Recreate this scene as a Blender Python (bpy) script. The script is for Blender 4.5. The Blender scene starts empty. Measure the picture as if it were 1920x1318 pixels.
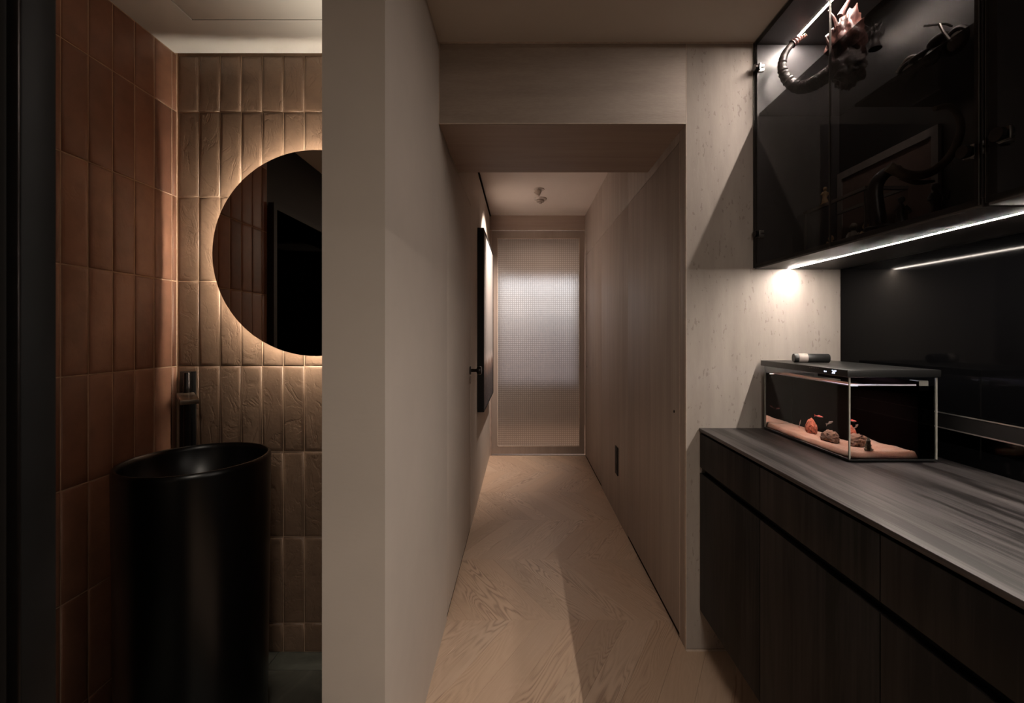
import bpy, bmesh, math, random
from mathutils import Vector, Matrix, Euler
S = bpy.context.scene
COL = S.collection
random.seed(4)
F = 833.0                                   # focal length in pixels of the 1920 wide frame
# ------------------------------------------------------------------ camera, world, big lights, exposure
cam = bpy.data.cameras.new('camera'); cob = bpy.data.objects.new('camera', cam); COL.objects.link(cob)
cam.sensor_width = 36; cam.lens = F / 1920 * 36
cam.shift_x = -18 / 1920; cam.shift_y = -34 / 1920
cam.clip_start = 0.02; cam.clip_end = 50
cam.dof.use_dof = True; cam.dof.focus_distance = 2.2; cam.dof.aperture_fstop = 8.0
cob.location = (0, 0, 1.22); cob.rotation_euler = (math.pi / 2, 0, 0)
S.camera = cob
w = bpy.data.worlds.new('world'); S.world = w; w.use_nodes = True
w.node_tree.nodes['Background'].inputs[0].default_value = (0.02, 0.018, 0.016, 1)
w.node_tree.nodes['Background'].inputs[1].default_value = 0.3
S.view_settings.view_transform = 'Standard'; S.view_settings.look = 'None'
S.view_settings.gamma = 1; S.view_settings.use_curve_mapping = False
S.view_settings.exposure = 0.60
S.cycles.use_denoising = True
S.cycles.max_bounces = 10; S.cycles.diffuse_bounces = 5; S.cycles.glossy_bounces = 5
S.cycles.transmission_bounces = 8; S.cycles.transparent_max_bounces = 16
S.cycles.caustics_reflective = False; S.cycles.caustics_refractive = False
S.cycles.sample_clamp_indirect = 3.0

WARM = (1.0, 0.72, 0.46); NEUT = (1.0, 0.87, 0.74); HALO = (1.0, 0.85, 0.68); COOL = (0.75, 0.88, 1.0)

def area(name, loc, rot, sx, sy, power, col, spread=math.pi):
    l = bpy.data.lights.new(name, 'AREA'); l.shape = 'RECTANGLE'; l.size = sx; l.size_y = sy
    l.energy = power; l.color = col; l.spread = spread
    o = bpy.data.objects.new(name, l); COL.objects.link(o); o.location = loc; o.rotation_euler = rot
    return o
# living room ceiling lamps behind the camera
area('living_ceiling_light', (0.50, -1.35, 2.32), (0, 0, 0), 0.5, 0.5, 24, NEUT)
area('living_far_light', (0.3, -2.4, 2.32), (0, 0, 0), 0.5, 0.5, 5, NEUT)
# hidden uplight added to brighten the washroom ceiling
area('washroom_fill_light', (-0.52, 1.38, 1.95), (math.pi, 0, 0), 0.04, 0.5, 0.95, (1, .88, .72), math.radians(165))

# ------------------------------------------------------------------ node helpers
def newmat(name):
    m = bpy.data.materials.new(name); m.use_nodes = True
    nt = m.node_tree; b = nt.nodes['Principled BSDF']
    return m, nt, b
def N(nt, t, **kw):
    n = nt.nodes.new(t)
    for k, v in kw.items():
        if k.startswith('i_'):
            key = k[2:]; key = int(key) if key.isdigit() else key
            n.inputs[key].default_value = v
        else: setattr(n, k, v)
    return n
def L(nt, a, b): nt.links.new(a, b)
def ramp(nt, fac, stops):
    r = N(nt, 'ShaderNodeValToRGB'); e = r.color_ramp.elements
    while len(e) < len(stops): e.new(0.5)
    for el, (p, c) in zip(e, stops): el.position = p; el.color = (*c, 1) if len(c) == 3 else c
    L(nt, fac, r.inputs[0]); return r.outputs[0]
def math_(nt, op, a, b=None, c=None):
    m = N(nt, 'ShaderNodeMath', operation=op)
    for i, v in enumerate((a, b, c)):
        if v is None: continue
        if isinstance(v, (int, float)): m.inputs[i].default_value = v
        else: L(nt, v, m.inputs[i])
    return m.outputs[0]
def coords(nt, scale=(1, 1, 1), rand=0.0, kind='Object', rot=(0, 0, 0)):
    tc = N(nt, 'ShaderNodeTexCoord'); out = tc.outputs[kind]
    if rand:
        oi = N(nt, 'ShaderNodeObjectInfo')
        v = N(nt, 'ShaderNodeVectorMath', operation='SCALE'); v.inputs[0].default_value = (13.1, 7.7, 5.3)
        L(nt, math_(nt, 'MULTIPLY', oi.outputs['Random'], rand), v.inputs['Scale'])
        a = N(nt, 'ShaderNodeVectorMath', operation='ADD'); L(nt, out, a.inputs[0]); L(nt, v.outputs[0], a.inputs[1]); out = a.outputs[0]
    mp = N(nt, 'ShaderNodeMapping'); mp.inputs['Scale'].default_value = scale; mp.inputs['Rotation'].default_value = rot
    L(nt, out, mp.inputs[0]); return mp.outputs[0]
def noise(nt, vec, scale, detail=4, rough=0.5, dist=0.0):
    n = N(nt, 'ShaderNodeTexNoise'); n.inputs['Scale'].default_value = scale; n.inputs['Detail'].default_value = detail
    n.inputs['Roughness'].default_value = rough; n.inputs['Distortion'].default_value = dist
    L(nt, vec, n.inputs['Vector']); return n.outputs['Fac']
def bump(nt, b, h, strength, dist):
    bp = N(nt, 'ShaderNodeBump'); bp.inputs['Strength'].default_value = strength; bp.inputs['Distance'].default_value = dist
    L(nt, h, bp.inputs['Height']); L(nt, bp.outputs[0], b.inputs['Normal'])
def mix(nt, fac, a, b, mode='MIX'):
    m = N(nt, 'ShaderNodeMix', data_type='RGBA', blend_type=mode)
    for s, v in ((m.inputs[0], fac), (m.inputs[6], a), (m.inputs[7], b)):
        if isinstance(v, (int, float)): s.default_value = v
        elif isinstance(v, tuple): s.default_value = (*v, 1) if len(v) == 3 else v
        else: L(nt, v, s)
    return m.outputs[2]
def simple(name, col, rough=0.5, metal=0.0, var=0.12, scale=40, spec=0.5, bmp=0.0):
    m, nt, b = newmat(name)
    n = noise(nt, coords(nt), scale, 3)
    dark = tuple(c * (1 - var) for c in col); lite = tuple(min(1, c * (1 + var)) for c in col)
    L(nt, ramp(nt, n, [(0.3, dark), (0.7, lite)]), b.inputs['Base Color'])
    b.inputs['Roughness'].default_value = rough; b.inputs['Metallic'].default_value = metal
    b.inputs['Specular IOR Level'].default_value = spec
    if bmp: bump(nt, b, n, bmp, 0.002)
    return m
def emit(name, col, st):
    m, nt, b = newmat(name)
    b.inputs['Base Color'].default_value = (0.8, 0.8, 0.8, 1)
    b.inputs['Emission Color'].default_value = (*col, 1); b.inputs['Emission Strength'].default_value = st
    return m

# plaster
def mat_plaster(name, col, var=0.05):
    m, nt, b = newmat(name); c = coords(nt)
    n = noise(nt, c, 3.0, 5, 0.6)
    L(nt, ramp(nt, n, [(0.3, tuple(x * (1 - var) for x in col)), (0.7, tuple(x * (1 + var) for x in col))]), b.inputs['Base Color'])
    b.inputs['Roughness'].default_value = 0.75
    bump(nt, b, noise(nt, coords(nt, (1, 1, 2.5)), 22, 6, 0.6), 0.15, 0.003)
    return m
M = {}
M['plaster'] = mat_plaster('beige_plaster', (0.52, 0.465, 0.415))
M['ceiling'] = mat_plaster('ceiling_paint', (0.56, 0.51, 0.46), 0.02)
M['ceiling_corridor'] = mat_plaster('corridor_ceiling_paint', (0.80, 0.73, 0.69), 0.02)
M['ceiling_washroom'] = mat_plaster('washroom_ceiling_paint', (0.62, 0.615, 0.58), 0.02)
M['room'] = mat_plaster('room_paint', (0.40, 0.35, 0.30))

def mat_travertine():
    m, nt, b = newmat('travertine_panel'); c = coords(nt, (5, 5, 1))
    n1 = noise(nt, c, 2.2, 6, 0.6)
    pit = noise(nt, coords(nt, (1, 1, .45)), 95, 3, 0.5)
    zone = noise(nt, coords(nt, (1, 1, .5)), 14, 3, 0.6)
    base = ramp(nt, n1, [(0.3, (0.33, 0.29, 0.26)), (0.7, (0.44, 0.395, 0.355))])
    pf = math_(nt, 'MULTIPLY', math_(nt, 'GREATER_THAN', pit, 0.63), math_(nt, 'GREATER_THAN', zone, 0.52))
    L(nt, mix(nt, math_(nt, 'MULTIPLY', pf, .35), base, (0.16, 0.12, 0.10)), b.inputs['Base Color'])
    b.inputs['Roughness'].default_value = 0.7
    h = math_(nt, 'SUBTRACT', n1, math_(nt, 'MULTIPLY', pf, 0.8))
    bump(nt, b, h, 0.8, 0.004)
    return m
M['travertine'] = mat_travertine()
def mat_beam():
    m, nt, b = newmat('striated_concrete'); c = coords(nt, (0.5, 1, 4))
    n1 = noise(nt, c, 3.0, 8, 0.65)
    fine = noise(nt, coords(nt, (1, 1, 5)), 40, 4, .6)
    base = ramp(nt, math_(nt, 'ADD', math_(nt, 'MULTIPLY', n1, .75), math_(nt, 'MULTIPLY', fine, .25)),
                [(0.35, (0.30, 0.25, 0.215)), (0.65, (0.42, 0.36, 0.315))])
    L(nt, base, b.inputs['Base Color']); b.inputs['Roughness'].default_value = 0.65
    bump(nt, b, fine, 0.3, 0.002)
    return m
M['beam'] = mat_beam()
def mat_wood(name, dark, lite, axis, rough=0.5, contrast=1.0):
    m, nt, b = newmat(name)
    sc = {'z': (14, 14, 0.8), 'x': (0.8, 14, 14), 'y': (14, 0.8, 14)}[axis]
    sf = {'z': (60, 60, 1.5), 'x': (1.5, 60, 60), 'y': (60, 1.5, 60)}[axis]
    n1 = noise(nt, coords(nt, sc, 3.0), 1.0, 4, 0.55); n2 = noise(nt, coords(nt, sf, 3.0), 2.0, 3, 0.6)
    f = math_(nt, 'ADD', math_(nt, 'MULTIPLY', n1, .6), math_(nt, 'MULTIPLY', n2, .4))
    L(nt, ramp(nt, f, [(0.5 - .2 / contrast, dark), (0.5 + .2 / contrast, lite)]), b.inputs['Base Color'])
    b.inputs['Roughness'].default_value = rough
    bump(nt, b, n2, 0.15, 0.001)
    return m
M['greige_z'] = mat_wood('washed_wood_upright', (0.29, 0.24, 0.21), (0.42, 0.36, 0.32), 'z', 0.5)
M['greige_x'] = mat_wood('washed_wood_level', (0.30, 0.225, 0.19), (0.40, 0.315, 0.27), 'x', 0.5)
M['door_wood'] = mat_wood('end_door_wood', (0.25, 0.20, 0.17), (0.33, 0.265, 0.23), 'z', 0.45)
def mat_blackwood(name, axis, dark, lite, rough):
    m, nt, b = newmat(name)
    sc = {'z': (16, 16, 1.3), 'y': (24, 1.5, 24)}[axis]; sf = {'z': (90, 90, 3), 'y': (230, 5, 230)}[axis]
    n1 = noise(nt, coords(nt, sc, 4.0), 1.0, 6, 0.6, 0.4); n2 = noise(nt, coords(nt, sf, 2.0), 1.0, 3, .6)
    b.inputs['Specular IOR Level'].default_value = 0.25 if axis == 'z' else 0.4
    f = math_(nt, 'ADD', math_(nt, 'MULTIPLY', n1, .68), math_(nt, 'MULTIPLY', n2, .32))
    L(nt, ramp(nt, f, [(0.45, dark), (0.5, tuple((a + c) / 2 for a, c in zip(dark, lite))), (0.60, lite)]), b.inputs['Base Color'])
    b.inputs['Roughness'].default_value = rough
    bump(nt, b, n1, 0.25, 0.002)
    return m
M['black_front'] = mat_blackwood('black_streaked_veneer', 'z', (0.0006, 0.0005, 0.0005), (0.018, 0.0155, 0.0148), 0.5)
M['worktop'] = mat_blackwood('smoked_wood_worktop', 'y', (0.007, 0.0055, 0.0058), (0.088, 0.079, 0.080), 0.42)
def mat_oak():
    m, nt, b = newmat('oak_chevron_plank')
    c = coords(nt, (1.6, 9, 1), 9.0)
    n = noise(nt, c, 1.0, 2, 0.45, 0.25)
    rings = math_(nt, 'SINE', math_(nt, 'MULTIPLY', n, 150))
    fib = noise(nt, coords(nt, (6, 260, 1), 5.0), 1.0, 3, 0.6)
    amp = noise(nt, coords(nt, (1.2, 7, 1), 3.0), 1.0, 1, 0.5)
    ampm = math_(nt, 'MULTIPLY', math_(nt, 'SUBTRACT', amp, 0.36), 1.15)
    f = math_(nt, 'ADD', math_(nt, 'MULTIPLY', rings, ampm), math_(nt, 'MULTIPLY', fib, 0.55))
    base = ramp(nt, f, [(0.0, (0.64, 0.485, 0.365)), (0.42, (0.57, 0.42, 0.31)), (0.72, (0.37, 0.255, 0.185))])
    oi = N(nt, 'ShaderNodeObjectInfo')
    tint = ramp(nt, oi.outputs['Random'], [(0, (0.87, 0.855, 0.84)), (0.35, (1, 1, 1)), (0.7, (0.9, 0.86, 0.83)), (1, (1.0, 0.98, 0.95))])
    L(nt, mix(nt, 1.0, base, tint, 'MULTIPLY'), b.inputs['Base Color'])
    b.inputs['Roughness'].default_value = 0.42
    bump(nt, b, fib, 0.1, 0.001)
    return m
M['oak'] = mat_oak()
def mat_tile(name, stops, relief, rough):
    m, nt, b = newmat(name)
    oi = N(nt, 'ShaderNodeObjectInfo')
    c = coords(nt, (1, 1, 1), 20)
    n = noise(nt, c, 14, 5, 0.6)
    col = ramp(nt, oi.outputs['Random'], stops)
    L(nt, mix(nt, 1.0, col, ramp(nt, n, [(0.3, (.82, .82, .82)), (0.7, (1.1, 1.1, 1.1))]), 'MULTIPLY'), b.inputs['Base Color'])
    b.inputs['Roughness'].default_value = rough
    big = noise(nt, coords(nt, (1.1, 1.1, .7), 20), 10, 4, 0.55, 1.0)
    ridge = math_(nt, 'ABSOLUTE', math_(nt, 'SUBTRACT', big, 0.5))
    msk = noise(nt, coords(nt, (1, 1, 1), 31), 16, 2)
    ridge = math_(nt, 'MAXIMUM', ridge, math_(nt, 'MULTIPLY', math_(nt, 'SUBTRACT', 0.58, msk), 0.22))
    h = math_(nt, 'ADD', math_(nt, 'MULTIPLY', math_(nt, 'MINIMUM', ridge, 0.045), 5.0), math_(nt, 'MULTIPLY', noise(nt, c, 60, 4, .6), 0.22))
    bump(nt, b, h, relief, 0.009)
    return m
M['tile_back'] = mat_tile('embossed_terracotta_tile', [(0, (0.17, 0.108, 0.073)), (0.5, (0.215, 0.142, 0.098)), (1, (0.185, 0.12, 0.081))], 0.42, 0.42)
M['tile_left'] = mat_tile('smooth_terracotta_tile', [(0, (0.13, 0.056, 0.034)), (0.25, (0.20, 0.092, 0.056)), (0.5, (0.27, 0.134, 0.084)), (0.75, (0.16, 0.070, 0.042)), (1, (0.30, 0.150, 0.096))], 0.12, 0.5)
M['grout'] = simple('brown_grout', (0.42, 0.29, 0.20), 0.8)
def mat_slate():
    m, nt, b = newmat('green_grey_slate'); c = coords(nt, (1, 1, 1), 5)
    n = noise(nt, c, 5, 7, 0.65, 1.0)
    L(nt, ramp(nt, n, [(0.3, (0.05, 0.055, 0.048)), (0.55, (0.10, 0.105, 0.09)), (0.75, (0.17, 0.175, 0.15))]), b.inputs['Base Color'])
    b.inputs['Roughness'].default_value = 0.4; bump(nt, b, n, 0.3, 0.004); return m
M['slate'] = mat_slate()
M['black_matt'] = simple('matt_black', (0.005, 0.0045, 0.0045), 0.6, spec=.25)
M['black_satin'] = simple('satin_black_lacquer', (0.012, 0.012, 0.012), 0.33)
M['basin'] = simple('matt_black_solid_surface', (0.003, 0.003, 0.0032), 0.30, spec=0.5)
M['cab_in'] = simple('anthracite_lacquer', (0.05, 0.048, 0.05), 0.4)
M['cab_low'] = simple('anthracite_underside', (0.045, 0.042, 0.043), 0.4)
M['black_gloss'] = simple('black_gloss_panel', (0.002, 0.002, 0.0023), 0.07, spec=0.08)
M['bronze'] = simple('dark_bronze_metal', (0.22, 0.17, 0.13), 0.35, 0.8)
M['gunmetal'] = simple('black_gunmetal', (0.03, 0.026, 0.025), 0.3, 0.9)
M['chrome'] = simple('chrome', (0.75, 0.72, 0.68), 0.28, 1.0, 0.03)
M['alu'] = simple('aluminium', (0.55, 0.52, 0.5), 0.35, 0.9)
M['trim'] = simple('pale_edge_trim', (0.55, 0.46, 0.39), 0.5)
M['gap'] = simple('shadow_gap', (0.02, 0.013, 0.011), 0.95, spec=.1)  # near-black colour that stands in for shade in gaps and under doors
M['upholstery'] = simple('charcoal_leather_panel', (0.0045, 0.0048, 0.005), 0.5, bmp=0.6, scale=9, spec=.2, var=.4)
def glass_mat(name, tint, gloss_ior=1.45, rough=0.0):
    m, nt, b = newmat(name); nt.nodes.remove(b)
    out = nt.nodes['Material Output']
    t = N(nt, 'ShaderNodeBsdfTransparent'); t.inputs[0].default_value = (*tint, 1)
    g = N(nt, 'ShaderNodeBsdfGlossy'); g.inputs['Roughness'].default_value = rough; g.inputs[0].default_value = (1, 1, 1, 1)
    fr = N(nt, 'ShaderNodeFresnel'); fr.inputs['IOR'].default_value = gloss_ior
    # very faint smear pattern keeps it procedural
    n = noise(nt, coords(nt), 3.0, 2)
    f = math_(nt, 'MULTIPLY', fr.outputs[0], math_(nt, 'ADD', math_(nt, 'MULTIPLY', n, 0.1), 0.9))
    geo = N(nt, 'ShaderNodeNewGeometry')          # one reflection per pane: the inner side of each face adds none
    f = math_(nt, 'MULTIPLY', f, math_(nt, 'SUBTRACT', 1.0, geo.outputs['Backfacing']))
    mx = N(nt, 'ShaderNodeMixShader'); L(nt, f, mx.inputs[0]); L(nt, t.outputs[0], mx.inputs[1]); L(nt, g.outputs[0], mx.inputs[2])
    L(nt, mx.outputs[0], out.inputs[0]); return m
M['smoke_glass'] = glass_mat('smoky_glass', (0.70, 0.69, 0.69), 1.20)
M['shelf_glass'] = glass_mat('tinted_shelf_glass', (0.32, 0.31, 0.31), 1.2)
M['clear_glass'] = glass_mat('clear_glass', (0.95, 0.96, 0.955), 1.10)
M['dark_glass'] = glass_mat('dark_partition_glass', (0.12, 0.11, 0.11), 1.008)
def mat_mirror():
    m, nt, b = newmat('bronze_tinted_mirror')
    L(nt, ramp(nt, noise(nt, coords(nt), 2, 2), [(0.3, (0.68, 0.57, 0.49)), (0.7, (0.70, 0.59, 0.51))]), b.inputs['Base Color'])
    b.inputs['Metallic'].default_value = 1; b.inputs['Roughness'].default_value = 0.015; return m
M['mirror'] = mat_mirror()
def mat_water():
    m, nt, b = newmat('aquarium_water'); nt.nodes.remove(b); out = nt.nodes['Material Output']
    r = N(nt, 'ShaderNodeBsdfRefraction'); r.inputs['IOR'].default_value = 1.33; r.inputs['Roughness'].default_value = 0.0
    r.inputs[0].default_value = (0.97, 0.93, 0.92, 1)
    g = N(nt, 'ShaderNodeBsdfGlossy'); g.inputs['Roughness'].default_value = 0.02
    fr = N(nt, 'ShaderNodeFresnel'); fr.inputs['IOR'].default_value = 1.33
    bp = N(nt, 'ShaderNodeBump'); bp.inputs['Strength'].default_value = 0.02; bp.inputs['Distance'].default_value = 0.002
    L(nt, noise(nt, coords(nt), 30, 2), bp.inputs['Height'])
    mx = N(nt, 'ShaderNodeMixShader'); L(nt, fr.outputs[0], mx.inputs[0]); L(nt, r.outputs[0], mx.inputs[1]); L(nt, g.outputs[0], mx.inputs[2])
    L(nt, mx.outputs[0], out.inputs[0]); return m
M['water'] = mat_water()
def mat_reeded():
    m, nt, b = newmat('cross_reeded_frosted_glass'); nt.nodes.remove(b); out = nt.nodes['Material Output']
    tc = N(nt, 'ShaderNodeTexCoord'); sep = N(nt, 'ShaderNodeSeparateXYZ'); L(nt, tc.outputs['Object'], sep.inputs[0])
    P = 2 * math.pi / 0.0205
    sx = math_(nt, 'SINE', math_(nt, 'MULTIPLY', sep.outputs['X'], P)); sz = math_(nt, 'SINE', math_(nt, 'MULTIPLY', sep.outputs['Z'], P))
    line = math_(nt, 'MAXIMUM', math_(nt, 'GREATER_THAN', sx, 0.55), math_(nt, 'GREATER_THAN', sz, 0.55))
    t = N(nt, 'ShaderNodeBsdfRefraction'); t.inputs['IOR'].default_value = 1.45; t.inputs['Roughness'].default_value = 0.30
    L(nt, mix(nt, line, (0.95, 0.95, 0.95), (0.72, 0.70, 0.69)), t.inputs[0])
    d = N(nt, 'ShaderNodeBsdfDiffuse'); L(nt, mix(nt, line, (0.42, 0.385, 0.37), (0.24, 0.215, 0.20)), d.inputs[0])
    bp = N(nt, 'ShaderNodeBump'); bp.inputs['Strength'].default_value = 0.25; bp.inputs['Distance'].default_value = 0.002
    L(nt, math_(nt, 'ADD', sx, sz), bp.inputs['Height'])
    for x in (t, d): L(nt, bp.outputs[0], x.inputs['Normal'])
    g = N(nt, 'ShaderNodeBsdfGlossy'); g.inputs['Roughness'].default_value = 0.35; L(nt, bp.outputs[0], g.inputs['Normal'])
    m1 = N(nt, 'ShaderNodeMixShader'); m1.inputs[0].default_value = 0.30; L(nt, t.outputs[0], m1.inputs[1]); L(nt, d.outputs[0], m1.inputs[2])
    m2 = N(nt, 'ShaderNodeMixShader'); m2.inputs[0].default_value = 0.05; L(nt, m1.outputs[0], m2.inputs[1]); L(nt, g.outputs[0], m2.inputs[2])
    L(nt, m2.outputs[0], out.inputs[0]); return m
M['reeded'] = mat_reeded()
STRIP = (1.0, 0.88, 0.77)
M['led_lower'] = emit('led_lower', STRIP, 250)
M['led_upper'] = emit('led_upper', STRIP, 750)
M['led_halo'] = emit('led_halo', HALO, 165)
M['sand_fill_glow'] = emit('sand_fill_glow', (1.0, 0.74, 0.64), 26)
M['led_lid'] = emit('led_lid', (0.85, 0.80, 1.0), 14)
M['digits'] = emit('digits', (0.65, 0.72, 1.0), 2.2)

# ------------------------------------------------------------------ mesh helpers
def link(name, me, mat=None, parent=None, loc=None, rot=None, kind=None):
    o = bpy.data.objects.new(name, me); COL.objects.link(o)
    if mat is not None and len(me.materials) == 0: me.materials.append(M[mat] if isinstance(mat, str) else mat)
    if parent is not None: o.parent = parent
    if loc is not None: o.location = loc
    if rot is not None: o.rotation_euler = rot
    if kind: o['kind'] = kind
    return o
def finish(bm, name, smooth=False):
    me = bpy.data.meshes.new(name); bmesh.ops.recalc_face_normals(bm, faces=bm.faces); bm.to_mesh(me); bm.free()
    if smooth:
        for p in me.polygons: p.use_smooth = True
        if smooth != 'all': me.set_sharp_from_angle(angle=math.radians(38))
    return me
def addbox(bm, x0, x1, y0, y1, z0, z1, bev=0.0):
    r = bmesh.ops.create_cube(bm, size=1)
    vs = r['verts']
    for v in vs:
        v.co = Vector(((x0 + x1) / 2 + v.co.x * (x1 - x0), (y0 + y1) / 2 + v.co.y * (y1 - y0), (z0 + z1) / 2 + v.co.z * (z1 - z0)))
    if bev:
        es = list({e for v in vs for e in v.link_edges})
        bmesh.ops.bevel(bm, geom=es, offset=bev, segments=2, profile=0.5, affect='EDGES')
def box(name, mat, *b, parent=None, kind=None, bev=0.0, origin=None):
    """b: one or more (x0,x1,y0,y1,z0,z1); world coordinates relative to parent's frame"""
    bm = bmesh.new()
    for q in b: addbox(bm, *q, bev=bev)
    if origin is None: origin = (sum(b[0][0:2]) / 2, sum(b[0][2:4]) / 2, b[0][4])
    pl = Vector(parent['_o']) if parent is not None and '_o' in parent else Vector((0, 0, 0))
    for v in bm.verts: v.co -= Vector(origin)
    o = link(name, finish(bm, name, bool(bev)), mat, parent, Vector(origin) - pl, kind=kind)
    o['_o'] = tuple(origin)
    return o
def thing(name, label, cat, loc=(0, 0, 0), group=None):
    o = bpy.data.objects.new(name, None); COL.objects.link(o); o.location = loc; o.empty_display_size = 0.05
    o['label'] = label; o['category'] = cat; o['_o'] = tuple(loc)
    if group: o['group'] = group
    return o
def tag(o, label, cat, group=None):
    o['label'] = label; o['category'] = cat
    if group: o['group'] = group
    return o
def place(name, me, mat, parent, wloc, rot=None):
    pl = Vector(parent['_o']) if parent is not None else Vector((0, 0, 0))
    o = link(name, me, mat, parent, Vector(wloc) - pl, rot); o['_o'] = tuple(wloc); return o
def tube_mesh(pts, rad, seg=12, cap=True, name='tube', wob=None):
    bm = bmesh.new(); rings = []; n = len(pts); pts = [Vector(p) for p in pts]
    up = Vector((0.13, 0.2, 0.97))
    for i, p in enumerate(pts):
        t = (pts[min(i + 1, n - 1)] - pts[max(i - 1, 0)]).normalized()
        a = t.cross(up)
        if a.length < 1e-3: a = t.cross(Vector((1, 0, 0)))
        a.normalize(); b = t.cross(a); r = rad[i] if hasattr(rad, '__len__') else rad
        ring = []
        for k in range(seg):
            th = 2 * math.pi * k / seg; rr = r * (wob(i, k) if wob else 1)
            ring.append(bm.verts.new(p + a * math.cos(th) * rr + b * math.sin(th) * rr))
        rings.append(ring)
    for i in range(n - 1):
        for k in range(seg):
            bm.faces.new((rings[i][k], rings[i][(k + 1) % seg], rings[i + 1][(k + 1) % seg], rings[i + 1][k]))
    if cap: bm.faces.new(rings[0][::-1]); bm.faces.new(rings[-1])
    return finish(bm, name, True)
def lathe_mesh(prof, seg=32, sx=1, sy=1, name='lathe', smooth=True):
    bm = bmesh.new(); rings = []
    for r, z in prof:
        if r < 1e-6: rings.append([bm.verts.new((0, 0, z))])
        else: rings.append([bm.verts.new((r * sx * math.cos(2 * math.pi * k / seg), r * sy * math.sin(2 * math.pi * k / seg), z)) for k in range(seg)])
    for a, b in zip(rings, rings[1:]):
        for k in range(seg):
            k2 = (k + 1) % seg
            if len(a) == 1 and len(b) == 1: continue
            if len(a) == 1: bm.faces.new((a[0], b[k2], b[k]))
            elif len(b) == 1: bm.faces.new((a[k], a[k2], b[0]))
            else: bm.faces.new((a[k], a[k2], b[k2], b[k]))
    return finish(bm, name, smooth)
def spline(pts, n):
    out = []; P = [Vector(p) for p in pts]; P = [P[0] * 2 - P[1]] + P + [P[-1] * 2 - P[-2]]
    m = len(P) - 3
    for i in range(n):
        u = i / (n - 1) * m; k = min(int(u), m - 1); t = u - k
        a, b, c, d = P[k:k + 4]
        out.append(0.5 * ((2 * b) + (c - a) * t + (2 * a - 5 * b + 4 * c - d) * t * t + (3 * b - a - 3 * c + d) * t ** 3))
    return out
def rock_mesh(sx, sy, sz, seed, sub=3, rough=0.3, flat=False):
    from mathutils import noise as mn
    bm = bmesh.new(); bmesh.ops.create_icosphere(bm, subdivisions=sub, radius=1)
    for v in bm.verts:
        p = v.co.copy(); k = 1 + rough * mn.fractal(p * 1.6 + Vector((seed, seed * 2.3, 0)), 0.7, 2.2, 5) + rough * .5 * mn.noise(p * 6 + Vector((seed, 0, 0)))
        v.co = Vector((p.x * sx, p.y * sy, p.z * sz)) * k
        if flat: v.co.z = max(v.co.z, -sz * 0.55)
    return finish(bm, 'rock', 'all' if not flat else True)

# ------------------------------------------------------------------ SETTING
XL, XR, YP, YE = -0.318, 0.633, 1.707, 4.43       # corridor walls, portal face, end wall
XT, XB, YW = -1.316, 1.225, 1.700                 # tile wall, backsplash, washroom back wall
ZC, ZB = 2.337, 2.027                             # living ceiling, portal soffit
# floor with chevron planks
fl = box('floor', 'gap', (XL - .15, 1.40, -3.0, 4.60, -0.06, -0.0105), (-1.6, XL - .15, -3.0, 0.02, -0.06, -0.0105), (-1.2, 2.4, 4.60, 7.2, -0.06, -0.0105), kind='structure')
ROW, PITCH = 0.508, 0.1225
SH = ROW / math.tan(math.radians(60))
Y0 = 1.890
def clip(poly, ax, val, keep_less):
    out = []
    for i in range(len(poly)):
        a, b = poly[i], poly[(i + 1) % len(poly)]
        ia = (a[ax] <= val) if keep_less else (a[ax] >= val); ib = (b[ax] <= val) if keep_less else (b[ax] >= val)
        if ia: out.append(a)
        if ia != ib:
            t = (val - a[ax]) / (b[ax] - a[ax]); out.append(tuple(a[j] + t * (b[j] - a[j]) for j in (0, 1)))
    return out
def plank(poly, ang):
    if len(poly) < 3: return
    cx = sum(p[0] for p in poly) / len(poly); cy = sum(p[1] for p in poly) / len(poly)
    ca, sa = math.cos(-ang), math.sin(-ang)
    loc = [((p[0] - cx) * ca - (p[1] - cy) * sa, (p[0] - cx) * sa + (p[1] - cy) * ca) for p in poly]
    ar = 0.5 * sum(loc[i][0] * loc[(i + 1) % len(loc)][1] - loc[(i + 1) % len(loc)][0] * loc[i][1] for i in range(len(loc)))
    if abs(ar) < 3e-4: return
    if ar < 0: loc = loc[::-1]
    me = bpy.data.meshes.new('plank'); n = len(loc); g = 0.0002
    def inset(d):
        return [(x - d * (1 if x > 0 else -1), y - d * (1 if y > 0 else -1)) for x, y in loc]
    v = [(x, y, -0.0105) for x, y in inset(g)] + [(x, y, -0.0007) for x, y in inset(g)] + [(x, y, 0.0) for x, y in inset(g + .0005)]
    f = [tuple(range(2 * n, 3 * n))]
    for i in range(n):
        j = (i + 1) % n
        f += [(i, j, n + j, n + i), (n + i, n + j, 2 * n + j, 2 * n + i)]
    me.from_pydata(v, [], f); me.update()
    place('plank', me, 'oak', fl, (cx, cy, 0)).rotation_euler = (0, 0, ang)
def chevron(k0, k1, xa, xb, ya, yb):
    for k in range(k0, k1):
        y0, y1 = Y0 + k * ROW, Y0 + (k + 1) * ROW
        back = (k % 2 == 0)                       # rows that run from far left to near right
        for i in range(-8, 30):
            x = xa - 0.6 + 0.04 + i * PITCH + (0.031 * (k % 3))
            if back: poly = [(x, y1), (x + SH, y0), (x + SH + PITCH, y0), (x + PITCH, y1)]; ang = math.atan2(-ROW, SH)
            else: poly = [(x + SH, y1), (x, y0), (x + PITCH, y0), (x + SH + PITCH, y1)]; ang = math.atan2(ROW, SH)
            for ax, val, less in ((0, xa, False), (0, xb, True), (1, ya, False), (1, yb, True)):
                poly = clip(poly, ax, val, less)
                if len(poly) < 3: break
            if len(poly) >= 3: plank(poly, ang)
chevron(0, 5, XL - .01, XR + .02, 1.890, YE + .03)
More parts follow.
